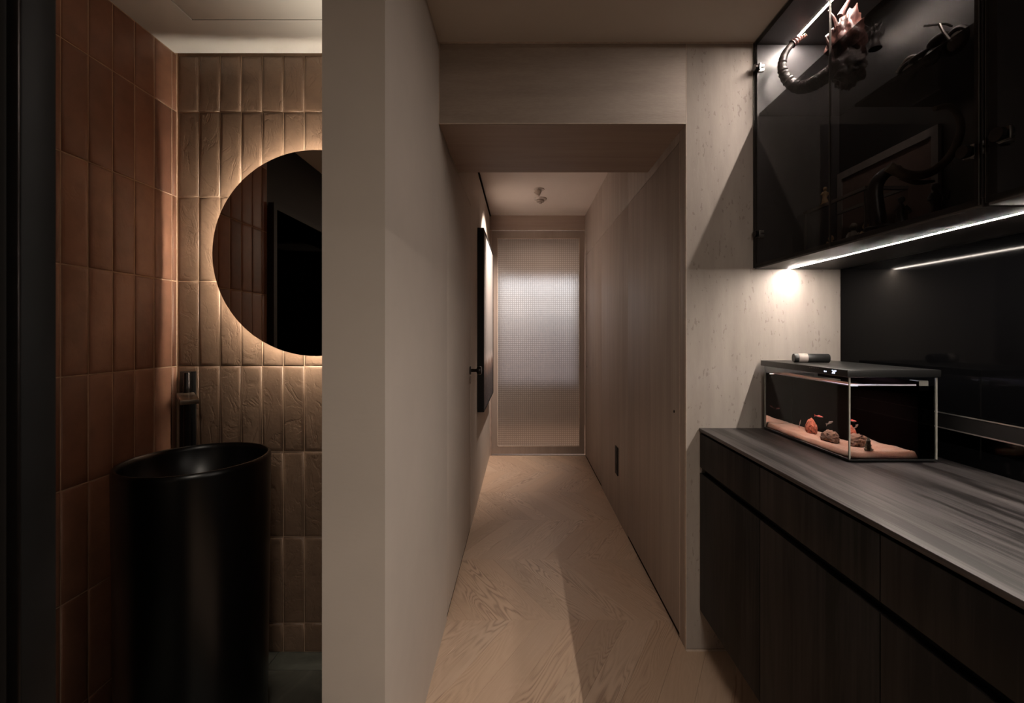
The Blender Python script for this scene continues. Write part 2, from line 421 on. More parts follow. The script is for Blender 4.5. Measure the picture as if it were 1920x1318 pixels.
chevron(-3, 0, XL - .01, 1.235, 0.45, 1.890)
box('floor_near', 'oak', (XL - .15, 1.24, -3.0, 0.449, -0.0104, 0), kind='structure')
box('floor_far_room', 'oak', (-1.1, 2.3, 4.462, 7.1, -0.0104, 0), kind='structure')
# washroom stone floor
fw = box('floor_washroom', 'gap', (XT - .1, XL - .151, 0.02, 1.75, -0.06, -0.0105), kind='structure')
for yy0, yy1 in ((0.02, 0.44), (0.44, 1.04), (1.04, 1.61), (1.61, 1.712)):
    for xx0, xx1 in ((-1.33, -0.93), (-0.93, -0.469)):
        box('slab', 'slate', (xx0 + .001, xx1 - .001, yy0 + .001, yy1 - .001, -0.010, 0), parent=fw, bev=0.0008)

# left partition wall between washroom and corridor, with a flush door
D0, D1, DZ = 1.890, 2.783, 2.02
wp = box('wall_partition', 'plaster', (-0.465, XL, 1.035, D0, 0, ZC + .02), (-0.465, XL - .03, D0, D1, 0, 2.42), (XL - .0301, XL, D0, D1, DZ + .003, 2.42),
         (-0.465, XL, D1, YE + .03, 0, 2.42), (-0.465, XL, 1.70, D0, ZC + .02, 2.42), kind='structure')
d1 = box('door_1', 'plaster', (XL - .028, XL - .0006, D0 + .0018, D1 - .0018, 0.016, DZ), kind='structure', bev=0.0006)
box('door_gap_shade', 'gap', (XL - .028, XL - .003, D0 + .003, D1 - .003, 0.0003, 0.0150), parent=d1)  # dark filler that paints the shade under the door
# knob + escutcheon of the flush door
kb = Vector((XL, 2.735, 0.992))
hs = place('door_handle', lathe_mesh([(0, 0), (.025, 0), (.026, .003), (.025, .007), (.010, .009), (.0095, .038), (.012, .042), (.023, .046), (.027, .054), (.027, .064), (.022, .072), (0, .075)], 28, name='door_handle'), 'gunmetal', d1, kb - Vector((0.0005, 0, 0)), (0, math.pi / 2, 0))
kl = place('key_rosette', lathe_mesh([(0, 0), (.024, 0), (.025, .003), (.023, .006), (.008, .006), (.007, .003), (0, .003)], 28, 1.0, .8, name='key_rosette'), 'bronze', d1, kb - Vector((0.0005, 0, 0.058)), (0, math.pi / 2, 0))

# portal: beam + right pier (travertine look), light edge trims
wb = box('wall_portal_beam', 'greige_x', (XL, XR, YP + .012, 2.227, ZB, 2.42), kind='structure')
box('cladding_panel', 'beam', (XL + .003, XR - .001, YP, YP + .012, ZB + .0005, ZC), parent=wb, bev=0.0006)
box('edge_bead', 'trim', (XL, XL + .0025, YP - .0005, YP + .011, ZB, ZC), (XL + .0025, XR, YP - .0005, YP + .003, ZB - .0022, ZB + .0004), parent=wb)
wr = box('wall_right', 'gap', (XR + .012, 1.45, 1.722, YE + .03, 0, 2.42), kind='structure')
box('cladding_panel', 'travertine', (XR + .001, 1.24, YP, YP + .015, 0.008, ZC), parent=wr, bev=0.0008)
box('edge_bead', 'trim', (XR - .0015, XR + .0008, YP - .0005, YP + .013, 0.0, ZC), parent=wr)
box('skirting', 'trim', (XR + .001, 1.225, YP - .003, YP, 0.0, 0.007), parent=wr)
# corridor side: reveal stile, fixed panels, two flush doors
R0, R1, R2, R3, RZ = 1.776, 2.650, 3.52, 4.36, 1.985
def wpanel(y0, y1, z0, z1): return box('panel', 'greige_z', (XR, XR + .0118, y0 + .0012, y1 - .0012, z0, z1), parent=wr, bev=0.0005)
wpanel(1.722, R0, 0, ZB + .4); wpanel(R1, R2, 0, RZ); wpanel(R3, YE, 0, RZ)
wpanel(R0, R1, RZ + .003, 2.42); wpanel(R1, R2, RZ + .003, 2.42); wpanel(R2, R3, RZ + .003, 2.42); wpanel(R3, YE, RZ + .003, 2.42)
d2 = box('door_2', 'greige_z', (XR, XR + .0115, R0 + .003, R1 - .0015, 0.018, RZ), kind='structure', bev=0.0005)
d3 = box('door_3', 'greige_z', (XR, XR + .0115, R2 + .002, R3 - .002, 0.018, RZ), kind='structure', bev=0.0005)
for d, y, z in ((d2, 1.842, 0.896), (d3, 4.30, 0.898)):
    place('keyhole', lathe_mesh([(0, 0), (.006, 0), (.006, .002), (.0035, .0022), (.003, .0008), (0, .0008)], 16, name='keyhole'), 'gunmetal', d, (XR - .0002, y, z), (0, -math.pi / 2, 0))
for d, a_, b_ in ((d2, R0 + .004, R1 - .003), (d3, R2 + .003, R3 - .003)):
    box('door_gap_shade', 'gap', (XR + .003, XR + .0115, a_, b_, 0.0003, 0.0170), parent=d)  # same dark fillers as painted shade below the corridor doors
# pale bead along the first flush door
box('trim_1', 'trim', (XR - .0015, XR - .0001, R0 - .0012, R0 + .0022, 0.01, RZ), kind='structure')
sp = thing('wall_socket', 'narrow black socket plate low on the pale wood corridor wall', 'socket', (XR, 2.945, .285))
box('face_plate', 'black_matt', (XR - .006, XR - .0002, 2.905, 2.985, .285, .468), parent=sp, bev=.0015)
for zz in (.335, .42):
    box('outlet', 'black_matt', (XR - .0078, XR - .006, 2.925, 2.965, zz - .02, zz + .02), parent=sp, bev=.0006)

# end wall with glazed door
we = box('wall_end', 'greige_x', (XL - .01, XR + .02, YE, YE + .06, 2.252, 2.42), (XL - .0, -0.300, YE + .002, YE + .06, 0, 2.252), kind='structure')
box('wall_end_left_room', 'room', (-1.2, XL - .15, YE + .031, YE + .12, 0, 2.6), kind='structure')
box('wall_end_right_room', 'room', (XR + .02, 2.4, YE + .031, YE + .12, 0, 2.6), (-1.2, 2.4, YE + .061, YE + .12, 2.42, 2.6), kind='structure')
box('trim_2', 'trim', (XL, XR, YE - .004, YE + .004, 2.246, 2.2515), kind='structure')
GX0, GX1, GZ0, GZ1 = -0.244, 0.580, 0.090, 2.170
d4 = box('door_4', 'door_wood', (-0.298, GX0, YE + .006, YE + .046, 0.016, 2.243), (GX1, XR - .002, YE + .006, YE + .046, 0.016, 2.243),
         (GX0, GX1, YE + .006, YE + .046, 0.016, GZ0), (GX0, GX1, YE + .006, YE + .046, GZ1, 2.243), kind='structure')
box('glass_pane', 'reeded', (GX0, GX1, YE + .020, YE + .026, GZ0, GZ1), parent=d4)
box('glazing_bead', 'trim', (GX0, GX0 + .006, YE + .004, YE + .016, GZ0, GZ1), (GX1 - .006, GX1, YE + .004, YE + .016, GZ0, GZ1),
    (GX0, GX1, YE + .004, YE + .016, GZ0, GZ0 + .006), (GX0, GX1, YE + .004, YE + .016, GZ1 - .006, GZ1), parent=d4)
box('trim_3', 'alu', (-0.30, XR, YE + .0, YE + .05, 0.0, 0.004), kind='structure')

# ceilings
box('ceiling', 'ceiling', (-0.465, 1.40, -3.0, YP, ZC, ZC + .05), (-1.6, -0.465, -3.0, 0.3, ZC, ZC + .05), kind='structure')
box('trim_4', 'trim', (XL, 1.225, YP - .004, YP - .0001, ZC - .004, ZC - .0001), kind='structure')
box('ceiling_corridor', 'ceiling_corridor', (XL, XR + .012, 2.227, YE, 2.395, 2.42), kind='structure')
box('ceiling_gap_shade', 'gap', (XL + .0002, XL + .012, 2.228, YE - .001, 2.386, 2.3949), kind='structure')  # black strip painted as the shadow gap along the ceiling edge
cw = box('ceiling_washroom', 'ceiling_washroom', (-1.6, -1.123, 0.3, 1.690, 2.286, 2.336), (-1.123, -0.465, 1.513, 1.690, 2.286, 2.336), (-1.123, -0.465, 0.3, 0.9, 2.286, 2.336), (-1.6, -.465, .3, 1.7, 2.3365, 2.36), kind='structure')
box('access_panel', 'ceiling_washroom', (-1.120, -0.468, 0.903, 1.510, 2.287, 2.305), parent=cw, bev=0.001)

box('wall_bounce_skin', 'tile_left', (-.4665, -.4652, 1.045, 1.698, 0, 2.285), kind='structure')  # unseen dark skin added on the partition to cut bounce light
# washroom walls and tiles
wk = box('wall_washroom_back', 'grout', (XT - .012, -0.465, YW + .0034, YW + .05, 0, 2.34), kind='structure')
wl = box('wall_washroom_left', 'grout', (XT - .05, XT - .0030, 0.98, YW + .05, 0, 2.34), kind='structure')
ZJ = [0.0, 0.110, 0.440, 0.768, 1.0945, 1.419, 1.742, 2.067, 2.284]
TC = {}
def tile_mesh(wd, ht, soft):
    key = (round(wd, 4), round(ht, 4), soft)
    if key in TC: return TC[key]
    g = 0.0016; rings = [(g, -0.006), (g, -0.0028), (g + .0035, -0.0006), (g + .012 if wd > .05 else g + .005, 0.0004 if soft else 0.0)]
    v = []; f = []
    for ins, y in rings:
        v += [(-wd / 2 + ins, -y, ins), (wd / 2 - ins, -y, ins), (wd / 2 - ins, -y, ht - ins), (-wd / 2 + ins, -y, ht - ins)]
    for r in range(3):
        for k in range(4):
            a, b = r * 4 + k, r * 4 + (k + 1) % 4; f.append((a, b, b + 4, a + 4))
    f.append((12, 13, 14, 15))
    me = bpy.data.meshes.new('tile'); me.from_pydata(v, [], f); me.update()
    for i, p in enumerate(me.polygons): p.use_smooth = i >= 4
    TC[key] = me; return me
XJ = [XT, -1.2357] + [-1.2357 + .0806 * i for i in range(1, 10)]; XJ[-1] = -0.467
for i in range(len(XJ) - 1):
    for j in range(len(ZJ) - 1):
        wd, ht = XJ[i + 1] - XJ[i], ZJ[j + 1] - ZJ[j]
        o = place('tile', tile_mesh(wd, ht, False), 'tile_back', wk, ((XJ[i] + XJ[i + 1]) / 2, YW + random.uniform(-.0007, .0007), ZJ[j]))
        o.rotation_euler = (random.uniform(-.003, .003), 0, random.uniform(-.012, .012))
YJ = [YW - .0015, 1.6755] + [1.6755 - .0809 * i for i in range(1, 10)]; YJ[-1] = 0.981
for i in range(len(YJ) - 1):
    for j in range(len(ZJ) - 1):
        wd, ht = YJ[i] - YJ[i + 1], ZJ[j + 1] - ZJ[j]
        key = ('L', round(wd, 4), round(ht, 4))
        if key not in TC:
            me = tile_mesh(wd, ht, True).copy(); TC[key] = me; me.materials.clear()
        o = place('tile', TC[key], 'tile_left', wl, (XT + random.uniform(-.0005, .0005), (YJ[i] + YJ[i + 1]) / 2, ZJ[j]))
        o.rotation_euler = (0, 0, math.pi / 2 + random.uniform(-.006, .006))
# dark glazed screen beyond the tiles, seen in the mirror
box('wall_left_dark', 'black_matt', (-1.65, XT - .02, -3.0, 0.979, 0, 2.34), kind='structure')
gs = thing('glass_screen', 'dark glass screen in black frame reflected in the round mirror', 'screen', (-1.30, .50, 0))
box('frame', 'black_matt', (-1.315, -1.285, .02, .975, 1.87, 1.90), (-1.315, -1.285, .945, .975, .001, 1.87), (-1.315, -1.285, .02, .05, .001, 1.87), parent=gs)
box('pane', 'dark_glass', (-1.303, -1.297, .05, .945, .002, 1.87), parent=gs)

# right wall: gloss black backsplash with track rail
wq = box('wall_backsplash', 'black_gloss', (XB, XB + .05, -3.0, YP, 0, ZC), kind='structure')
box('wall_back', 'room', (-1.6, 1.3, -3.05, -3.0, 0, 2.4), kind='structure')

# room behind the glazed door
box('wall_far_room', 'room', (-1.2, 2.4, 7.1, 7.16, 0, 2.6), (-1.26, -1.2, 4.55, 7.16, 0, 2.6), (2.4, 2.46, 4.55, 7.16, 0, 2.6), kind='structure')
box('ceiling_far_room', 'ceiling', (-1.2, 2.4, 4.55, 7.16, 2.56, 2.60), kind='structure')
def far_room():
    m, nt, b = newmat('daylit_window')
    tc = N(nt, 'ShaderNodeTexCoord'); sep = N(nt, 'ShaderNodeSeparateXYZ'); L(nt, tc.outputs['Object'], sep.inputs[0])
    col = ramp(nt, math_(nt, 'DIVIDE', sep.outputs['Z'], 1.4), [(0, (0.05, 0.06, 0.09)), (0.35, (0.08, 0.10, 0.14)), (0.58, (0.20, 0.25, 0.30)), (0.72, (0.6, 0.65, 0.70)), (0.80, (0.45, 0.5, 0.55)), (.88, (0.82, 0.92, 1.0)), (1, (.7, .8, .9))])
    L(nt, col, b.inputs['Emission Color']); b.inputs['Emission Strength'].default_value = 1.0
    return m
M['daylight'] = far_room()
wn = box('window_1', 'alu', (-.35, -.30, 5.9, 5.95, 0.55, 1.95), (.74, .79, 5.9, 5.95, 0.55, 1.95), (-.35, .79, 5.9, 5.95, 1.95, 2.0), (-.35, .79, 5.9, 5.95, 0.5, 0.55), kind='structure')
box('pane', 'daylight', (-.30, .74, 5.92, 5.93, .55, 1.95), parent=wn, origin=(0, 5.925, .55))
box('wall_window', 'room', (-1.2, -.35, 5.9, 5.97, 0, 2.56), (.79, 2.4, 5.9, 5.97, 0, 2.56), (-.35, .79, 5.9, 5.97, 2.0, 2.56), (-.35, .79, 5.9, 5.97, 0, .5), kind='structure')
area('far_room_floor_light', (0.3, 5.0, 2.5), (0, 0, 0), 0.5, 0.5, 24, (1, .80, .70))

# near black door jamb at the left edge of the view
dj = thing('door_jamb', 'near blurred black leather-look door jamb filling the left edge of the photo', 'jamb', (-0.62, .48, 0))
box('side_panel', 'upholstery', (-.535, -.523, .464, .50, .001, 2.33), parent=dj, bev=.002)
box('front_panel', 'black_matt', (-.80, -.5351, .461, .50, .001, 2.33), parent=dj, bev=.003)
box('bead', 'gunmetal', (-.535, -.5228, .4610, .4639, .001, 2.33), parent=dj, bev=.0008)

# ------------------------------------------------------------------ WASHROOM THINGS
MX, MZ, MR, MYF = -0.762, 1.517, 0.381, 1.640
mr = thing('round_mirror', 'large round bronze mirror with glowing halo on embossed tiles', 'mirror', (MX, MYF, MZ))
rx = (math.pi / 2, 0, 0)
place('mirror_glass', lathe_mesh([(0, .006), (MR - .0015, .006), (MR, .0045), (MR, 0), (0, 0)], 128, name='mirror_glass'), 'mirror', mr, (MX, MYF + .006, MZ), rx)
place('backing', lathe_mesh([(0, 0), (MR - .047, 0), (MR - .047, -.022), (0, -.022)], 96, name='backing'), 'black_matt', mr, (MX, MYF + .006, MZ), rx)
place('light_ring', lathe_mesh([(MR - .046, -.006), (MR - .046, -.001), (MR - .042, -.001), (MR - .042, -.006), (MR - .046, -.006)], 96, name='light_ring'), 'led_halo', mr, (MX, MYF + .006, MZ), rx)
place('mount', lathe_mesh([(0, -.0225), (.20, -.0225), (.20, -.0525), (0, -.0525)], 48, name='mount'), 'black_matt', mr, (MX, MYF + .006, MZ), rx)

BX, BY, BZ = -0.968, 1.326, 0.850
ba = thing('pedestal_basin', 'tall black oval freestanding basin in front of the terracotta tiles', 'basin', (BX, BY, 0))
prof = [(0, .001), (.172, .001), (.180, .006), (.1835, .05), (.187, .35), (.1905, .65), (.1925, .835), (.1915, .845), (.188, .8495), (.184, .8495), (.1805, .846), (.179, .835), (.174, .78), (.150, .735), (.09, .715), (.02, .710), (0, .710)]
place('bowl', lathe_mesh(prof, 96, name='bowl'), 'basin', ba, (BX, BY, 0))
place('drain', lathe_mesh([(0, .7115), (.028, .7115), (.030, .7105), (.030, .708), (0, .708)], 32, name='drain'), 'gunmetal', ba, (BX, BY, 0))

fa = thing('wall_faucet', 'black column faucet with angled spout rising behind the basin', 'faucet', (-1.27, 1.69, .62))
box('back_plate', 'black_satin', (-1.303, -1.243, YW - .006, YW - .0012, .62, 1.075), parent=fa, bev=.0012)
place('column', lathe_mesh([(0, 0), (.0125, 0), (.0125, .34), (.0135, .342), (.0135, .375), (.0125, .377), (.0125, .424), (.011, .427), (0, .427)], 28, name='column'), 'gunmetal', fa, (-1.262, 1.677, .645))
bm = bmesh.new(); addbox(bm, -.026, .026, -.225, 0.012, -.008, .008, bev=.0006)
place('spout', finish(bm, 'spout', True), 'bronze', fa, (-1.265, 1.672, .988), (0, 0, math.radians(40)))

# ------------------------------------------------------------------ CORRIDOR THINGS
def mat_painting():
    m, nt, b = newmat('misty_landscape_canvas')
    tc = N(nt, 'ShaderNodeTexCoord'); sep = N(nt, 'ShaderNodeSeparateXYZ'); L(nt, tc.outputs['Object'], sep.inputs[0])
    n = noise(nt, coords(nt, (1, 9, 2.2)), 2.0, 8, .7, .5)
    z = math_(nt, 'ADD', math_(nt, 'DIVIDE', sep.outputs['Z'], 1.31), math_(nt, 'MULTIPLY', math_(nt, 'SUBTRACT', n, .5), .16))
    c = ramp(nt, z, [(0, (0.03, 0.025, 0.03)), (.16, (0.06, 0.045, 0.045)), (.235, (0.30, 0.2, 0.16)), (.27, (0.62, .55, .52)), (.32, (.42, .39, .375)), (1, (.34, .315, .30))])
    n2 = noise(nt, coords(nt, (1, 12, 5)), 5, 6, .7)
    low = math_(nt, 'LESS_THAN', z, .25)
    L(nt, mix(nt, math_(nt, 'MULTIPLY', low, math_(nt, 'MULTIPLY', math_(nt, 'GREATER_THAN', n2, .58), .5)), c, (.35, .29, .27)), b.inputs['Base Color'])
    b.inputs['Roughness'].default_value = .6; bump(nt, b, n, .3, .002); return m
M['painting'] = mat_painting()
pc = thing('framed_painting', 'tall black framed misty landscape painting on the corridor wall', 'painting', (XL, 3.72, .653))
box('frame', 'black_matt', (XL + .0005, -.270, 3.19, 3.203, .653, 1.979), (XL + .0005, -.270, 4.237, 4.25, .653, 1.979), (XL + .0005, -.270, 3.203, 4.237, .653, .666), (XL + .0005, -.270, 3.203, 4.237, 1.966, 1.979), parent=pc)
box('canvas', 'painting', (XL + .0005, -.2745, 3.203, 4.237, .666, 1.966), parent=pc, origin=(-.3, 3.72, .666))

sl = thing('ceiling_spotlight', 'small white tilting spotlight on the corridor ceiling, lit', 'spotlight', (.143, 3.62, 2.395))
M['white_metal'] = simple('white_painted_metal', (.6, .54, .5), .45)
place('ceiling_ring', lathe_mesh([(0, -.0005), (.042, -.0005), (.044, -.003), (.042, -.006), (.026, -.006), (0, -.006)], 36, name='ceiling_ring'), 'white_metal', sl, (.143, 3.62, 2.395))
tilt = Vector((-.62, .34, -1.0)).normalized()
rq = (-tilt).to_track_quat('Z', 'Y').to_euler()
hp = Vector((.134, 3.62, 2.372))
place('lamp_head', lathe_mesh([(0, .020), (.018, .020), (.024, .016), (.0255, -.018), (.0255, -.022), (.0215, -.022), (.020, -.012), (0, -.012)], 32, name='lamp_head'), 'white_metal', sl, hp, rq)
M['lens'] = emit('spot_lens', (1, .9, .82), 9)
place('lens', lathe_mesh([(0, -.0125), (.0198, -.0125), (.0198, -.0195), (0, -.0205)], 24, name='lens'), 'lens', sl, hp, rq)
sd = bpy.data.lights.new('spot_beam', 'SPOT'); sd.energy = 130; sd.color = (1.0, .82, .70); sd.spot_size = math.radians(88); sd.spot_blend = 1.0; sd.shadow_soft_size = .02
so = bpy.data.objects.new('spot_beam', sd); COL.objects.link(so); so.location = hp + tilt * .045; so.rotation_euler = (-tilt).to_track_quat('Z', 'Y').to_euler()
sk = thing('smoke_detector', 'round pale smoke detector on the corridor ceiling behind the spotlight', 'smoke detector', (.163, 3.87, 2.395))
place('base', lathe_mesh([(0, -.0005), (.055, -.0005), (.057, -.006), (.052, -.012), (0, -.012)], 36, name='base'), 'white_metal', sk, (.163, 3.87, 2.395))
place('sensor_head', lathe_mesh([(.030, -.012), (.036, -.020), (.033, -.030), (.018, -.034), (.012, -.045), (0, -.046)], 32, name='sensor_head'), simple('grey_plastic', (.32, .27, .24), .5), sk, (.163, 3.87, 2.395))

# ------------------------------------------------------------------ LOWER CABINETS
XF = .684
seams = [1.7045, 1.276, .848, -1.292]
names = ['black streaked wood floating cabinet beside the travertine wall', 'middle black floating cabinet under the aquarium end of the worktop', 'nearest black floating cabinet at the lower right corner of the photo']
for i in range(3):
    ya, yb = seams[i + 1], seams[i]
    t = thing('floating_cabinet', names[i], 'cabinet', ((XF + XB) / 2, (ya + yb) / 2, .16), 'floating cabinets under the worktop')
    box('carcass', 'black_matt', (XF + .022, XB - .002, ya + .0005, yb - .0005, .16, .8445), parent=t)
    for q in range(max(1, round((yb - ya) / .428))):
        qb = yb - q * .428; qa = qb - .428 if yb - ya > .5 else ya
        box('drawer', 'black_front', (XF, XF + .020, qa + .0012, qb - .0012, .708, .836), parent=t, bev=.0008)
        box('door', 'black_front', (XF, XF + .020, qa + .0012, qb - .0012, .160, .686), parent=t, bev=.0008)
    if i == 0: box('end_cap', 'alu', (XF + .004, XF + .016, yb - .008, yb - .0012, .6865, .7075), parent=t)
wt = box('worktop', 'worktop', (XF - .003, XB - .001, -1.292, YP - .002, .845, .857), bev=.001)
tag(wt, 'long smoked dark wood worktop carrying the aquarium', 'worktop')
rl = thing('power_rail', 'black horizontal power rail on the gloss backsplash behind the aquarium', 'rail', (XB, 1.0, .948))
box('rail_body', 'black_matt', (XB - .014, XB - .0005, -1.28, 1.66, .950, .990), parent=rl)
box('rail_edge', 'alu', (XB - .015, XB - .013, -1.28, 1.66, .990, .993), parent=rl)
box('rail_edge', 'alu', (XB - .015, XB - .013, -1.28, 1.66, .947, .950), parent=rl)

# ------------------------------------------------------------------ UPPER CABINETS
XU, ZU, YQ = .889, 1.466, .864
def glass_door(t, ya, yb, hinge_y, hinge_z):
    d = box('door', 'smoke_glass', (XU, XU + .005, ya + .0012, yb - .0012, ZU + .004, ZC - .004), parent=t)
    M['door_edge'] = simple('polished_door_edge', (.07, .065, .06), .3, .6)
    box('door_edge', 'door_edge', (XU - .0003, XU + .0053, ya + .0002, ya + .0011, ZU + .004, ZC - .004), (XU - .0003, XU + .0053, yb - .0011, yb - .0002, ZU + .004, ZC - .004), parent=d)
    for hy, hz in [(hinge_y, z) for z in hinge_z]:
        s = 1 if hy < (ya + yb) / 2 else -1
        bm = bmesh.new()
        bmesh.ops.create_cone(bm, cap_ends=True, segments=20, radius1=.013, radius2=.013, depth=.008, matrix=Matrix.Translation((-.004, 0, 0)) @ Matrix.Rotation(math.pi / 2, 4, 'Y'))
        addbox(bm, .008, .030, min(0, -s * .026), max(0, -s * .026), -.014, -.001, bev=.0015)
        addbox(bm, .008, .030, min(0, -s * .026), max(0, -s * .026), .003, .014, bev=.0015)
        addbox(bm, .0055, .012, -.012, .012, -.012, .012, bev=.001)
        hm = finish(bm, 'hinge', True); hm.materials.append(M['chrome']); hm.materials.append(M['gunmetal'])
        for p_ in hm.polygons: p_.material_index = 1 if p_.center.x < .001 else 0
        place('hinge', hm, None, d, (XU, hy, hz))
u1 = thing('overhead_cabinet', 'black wall cabinet with two smoky glass doors beside the pale wall, figures inside', 'cabinet', ((XU + XB) / 2, 1.28, ZU))
YE1 = 1.7045
def carcass(t, ya, yb):
    box('back_panel', 'black_satin', (XB - .016, XB - .001, ya + .0005, yb, ZU, ZC - .0005), parent=t)
    box('bottom_panel', 'cab_low', (XU + .007, XB - .017, ya + .0005, yb, ZU, ZU + .018), parent=t, bev=.0006)
    box('top_panel', 'cab_in', (XU + .007, XB - .017, ya + .0005, yb, ZC - .02, ZC - .0005), parent=t)
    for y in (ya, yb - .016):
        box('side_panel', 'cab_in', (XU + .007, XB - .017, y + .0005, y + .0155, ZU + .0185, ZC - .0205), parent=t)
carcass(u1, YQ, YE1)
glass_door(u1, 1.284, YE1, 1.682, (1.597, 2.226))
glass_door(u1, YQ, 1.284, .890, (1.583, 2.226))
box('upper_shelf', 'shelf_glass', (.902, XB - .018, YQ + .018, YE1 - .018, 2.044, 2.054), parent=u1)
box('lower_shelf', 'shelf_glass', (.960, XB - .018, YQ + .018, 1.28, 1.872, 1.880), parent=u1)
box('light_strip', 'led_upper', (1.018, 1.025, YQ + .02, YE1 - .02, ZC - .0204, ZC - .0185), parent=u1)
box('underside_light', 'led_lower', (1.019, 1.025, YQ + .001, YE1 - .003, ZU - .0004, ZU + .0012), parent=u1)
u2 = thing('overhead_cabinet', 'nearest black wall cabinet with smoky glass door at the upper right photo corner', 'cabinet', ((XU + XB) / 2, -.2, ZU))
carcass(u2, -1.288, YQ - .012)
glass_door(u2, .424, YQ - .012, .826, (1.590, 2.226))
for q in range(4): glass_door(u2, -.004 - q * .428, .424 - q * .428, .40 - q * .428, (1.590, 2.226))
box('shelf', 'shelf_glass', (.902, XB - .018, -1.27, YQ - .03, 2.044, 2.054), parent=u2)
box('underside_light', 'led_lower', (1.019, 1.025, -0.35, YQ - .012, ZU - .0004, ZU + .0012), parent=u2)

# ---- contents (behind smoky glass)
def at(px, py, s): return Vector(((px - 978) / s, F / s, 1.22 - (py - 625) / s))
def mat_rockhorn(name, lo, hi):
    m, nt, b = newmat(name); n = noise(nt, coords(nt), 45, 6, .7)
    L(nt, ramp(nt, n, [(.42, lo), (.62, hi)]), b.inputs['Base Color']); b.inputs['Roughness'].default_value = .35
    bump(nt, b, n, .8, .004); return m
M['horn'] = mat_rockhorn('ribbed_black_resin', (.012, .010, .009), (.08, .06, .055))
M['horn_red'] = mat_rockhorn('reddish_crusted_resin', (.025, .010, .009), (.14, .055, .045))
M['resin'] = simple('dark_resin', (.035, .03, .028), .35)
M['tusk'] = simple('olive_brown_resin', (.16, .13, .10), .5, var=.3)
M['cream'] = simple('cream_resin', (.55, .38, .22), .55)
M['ivory'] = simple('ivory_acrylic_edge', (.20, .18, .165), .5)
hz = thing('figure_stand_in', 'craggy black and red rock sculpture with curled ribbed horn, standing in for a reptile figure, under the cabinet light', 'sculpture', at(1580, 150, 575))  # generic sculpture in place of a dragon-like figure
path = [at(1500, 72, 520), at(1484, 84, 519), at(1470, 104, 518), at(1467, 128, 518), at(1477, 150, 519), at(1500, 164, 523), at(1530, 154, 534), at(1556, 136, 546), at(1580, 118, 556)]
n = 64; sp_ = spline(path, n)
rad = [(.007 + .018 * min(1, i / (n * .75))) * (1.0 + .09 * math.sin(i * 2.6)) for i in range(n)]
place('horn', tube_mesh([p - sp_[0] for p in sp_], rad, 14, name='horn'), 'horn', hz, sp_[0])
tipn = 12
place('horn_tip', tube_mesh([p - sp_[0] for p in spline([at(1512, 67, 521), at(1500, 72, 520), at(1485, 83, 519)], tipn)], [.005 + .0007 * i + .003 * (i % 2) for i in range(tipn)], 10, name='horn_tip'), 'horn_red', hz, sp_[0])
place('crag', rock_mesh(.045, .05, .085, 3.1, 4, .45), 'horn_red', hz, at(1588, 75, 585))
place('crag', rock_mesh(.04, .045, .05, 7.7, 4, .45), 'horn', hz, at(1590, 130, 590))
for a_, b_ in (((1560, 120), (1548, 70)), ((1570, 60), (1552, 20)), ((1600, 60), (1628, 70)), ((1575, 30), (1600, -12))):
    q = spline([at(*a_, 585), (at(*a_, 585) + at(*b_, 585)) / 2 + Vector((.004, 0, .008)), at(*b_, 585)], 8)
    place('spike', tube_mesh([p - q[0] for p in q], [.009 - .0009 * i for i in range(8)], 8, name='spike'), 'horn_red', hz, q[0])
# small spiky figurine
def figurine(nm, label, p, h, mat, seed, cat='figurine', group=None):
    """generic seated / standing statuette: base disc, skinned-looking body, head, arms"""
    t = thing(nm, label, cat, p, group); rnd = random.Random(seed)
    place('base', lathe_mesh([(0, 0), (.22 * h, 0), (.23 * h, .02 * h), (.2 * h, .05 * h), (0, .05 * h)], 20, name='base'), mat, t, p)
    tor = spline([(0, 0, .05 * h), (rnd.uniform(-.03, .03) * h, 0, .3 * h), (rnd.uniform(-.04, .04) * h, .02 * h, .55 * h), (0, 0, .75 * h)], 10)
    place('body', tube_mesh(tor, [h * x for x in (.15, .17, .15, .12, .11, .13, .15, .14, .09, .05)], 12, name='body'), mat, t, p)
    place('head', rock_mesh(.10 * h, .11 * h, .12 * h, seed, 2, .15), mat, t, Vector(p) + Vector((0, 0, .86 * h)))
    for s in (-1, 1):
        a = spline([(s * .12 * h, 0, .66 * h), (s * .25 * h, -.06 * h, .5 * h), (s * rnd.uniform(.12, .3) * h, -.14 * h, rnd.uniform(.35, .75) * h)], 7)
        place('arm', tube_mesh(a, [h * (.05 - .004 * i) for i in range(7)], 8, name='arm'), mat, t, p)
    return t
t = figurine('figurine', 'small dark spiky figurine high in the glass cabinet', at(1641, 92, 640), .075, 'resin', 5)
for k in range(5):
    an = k * 1.25; q = at(1641, 92, 640) + Vector((0, 0, .05))
    place('spike', tube_mesh([(0, 0, 0), (.012 * math.cos(an), .012 * math.sin(an), .012), (.024 * math.cos(an), .024 * math.sin(an), .03)], [.005, .0035, .0008], 6, name='spike'), 'resin', t, q)
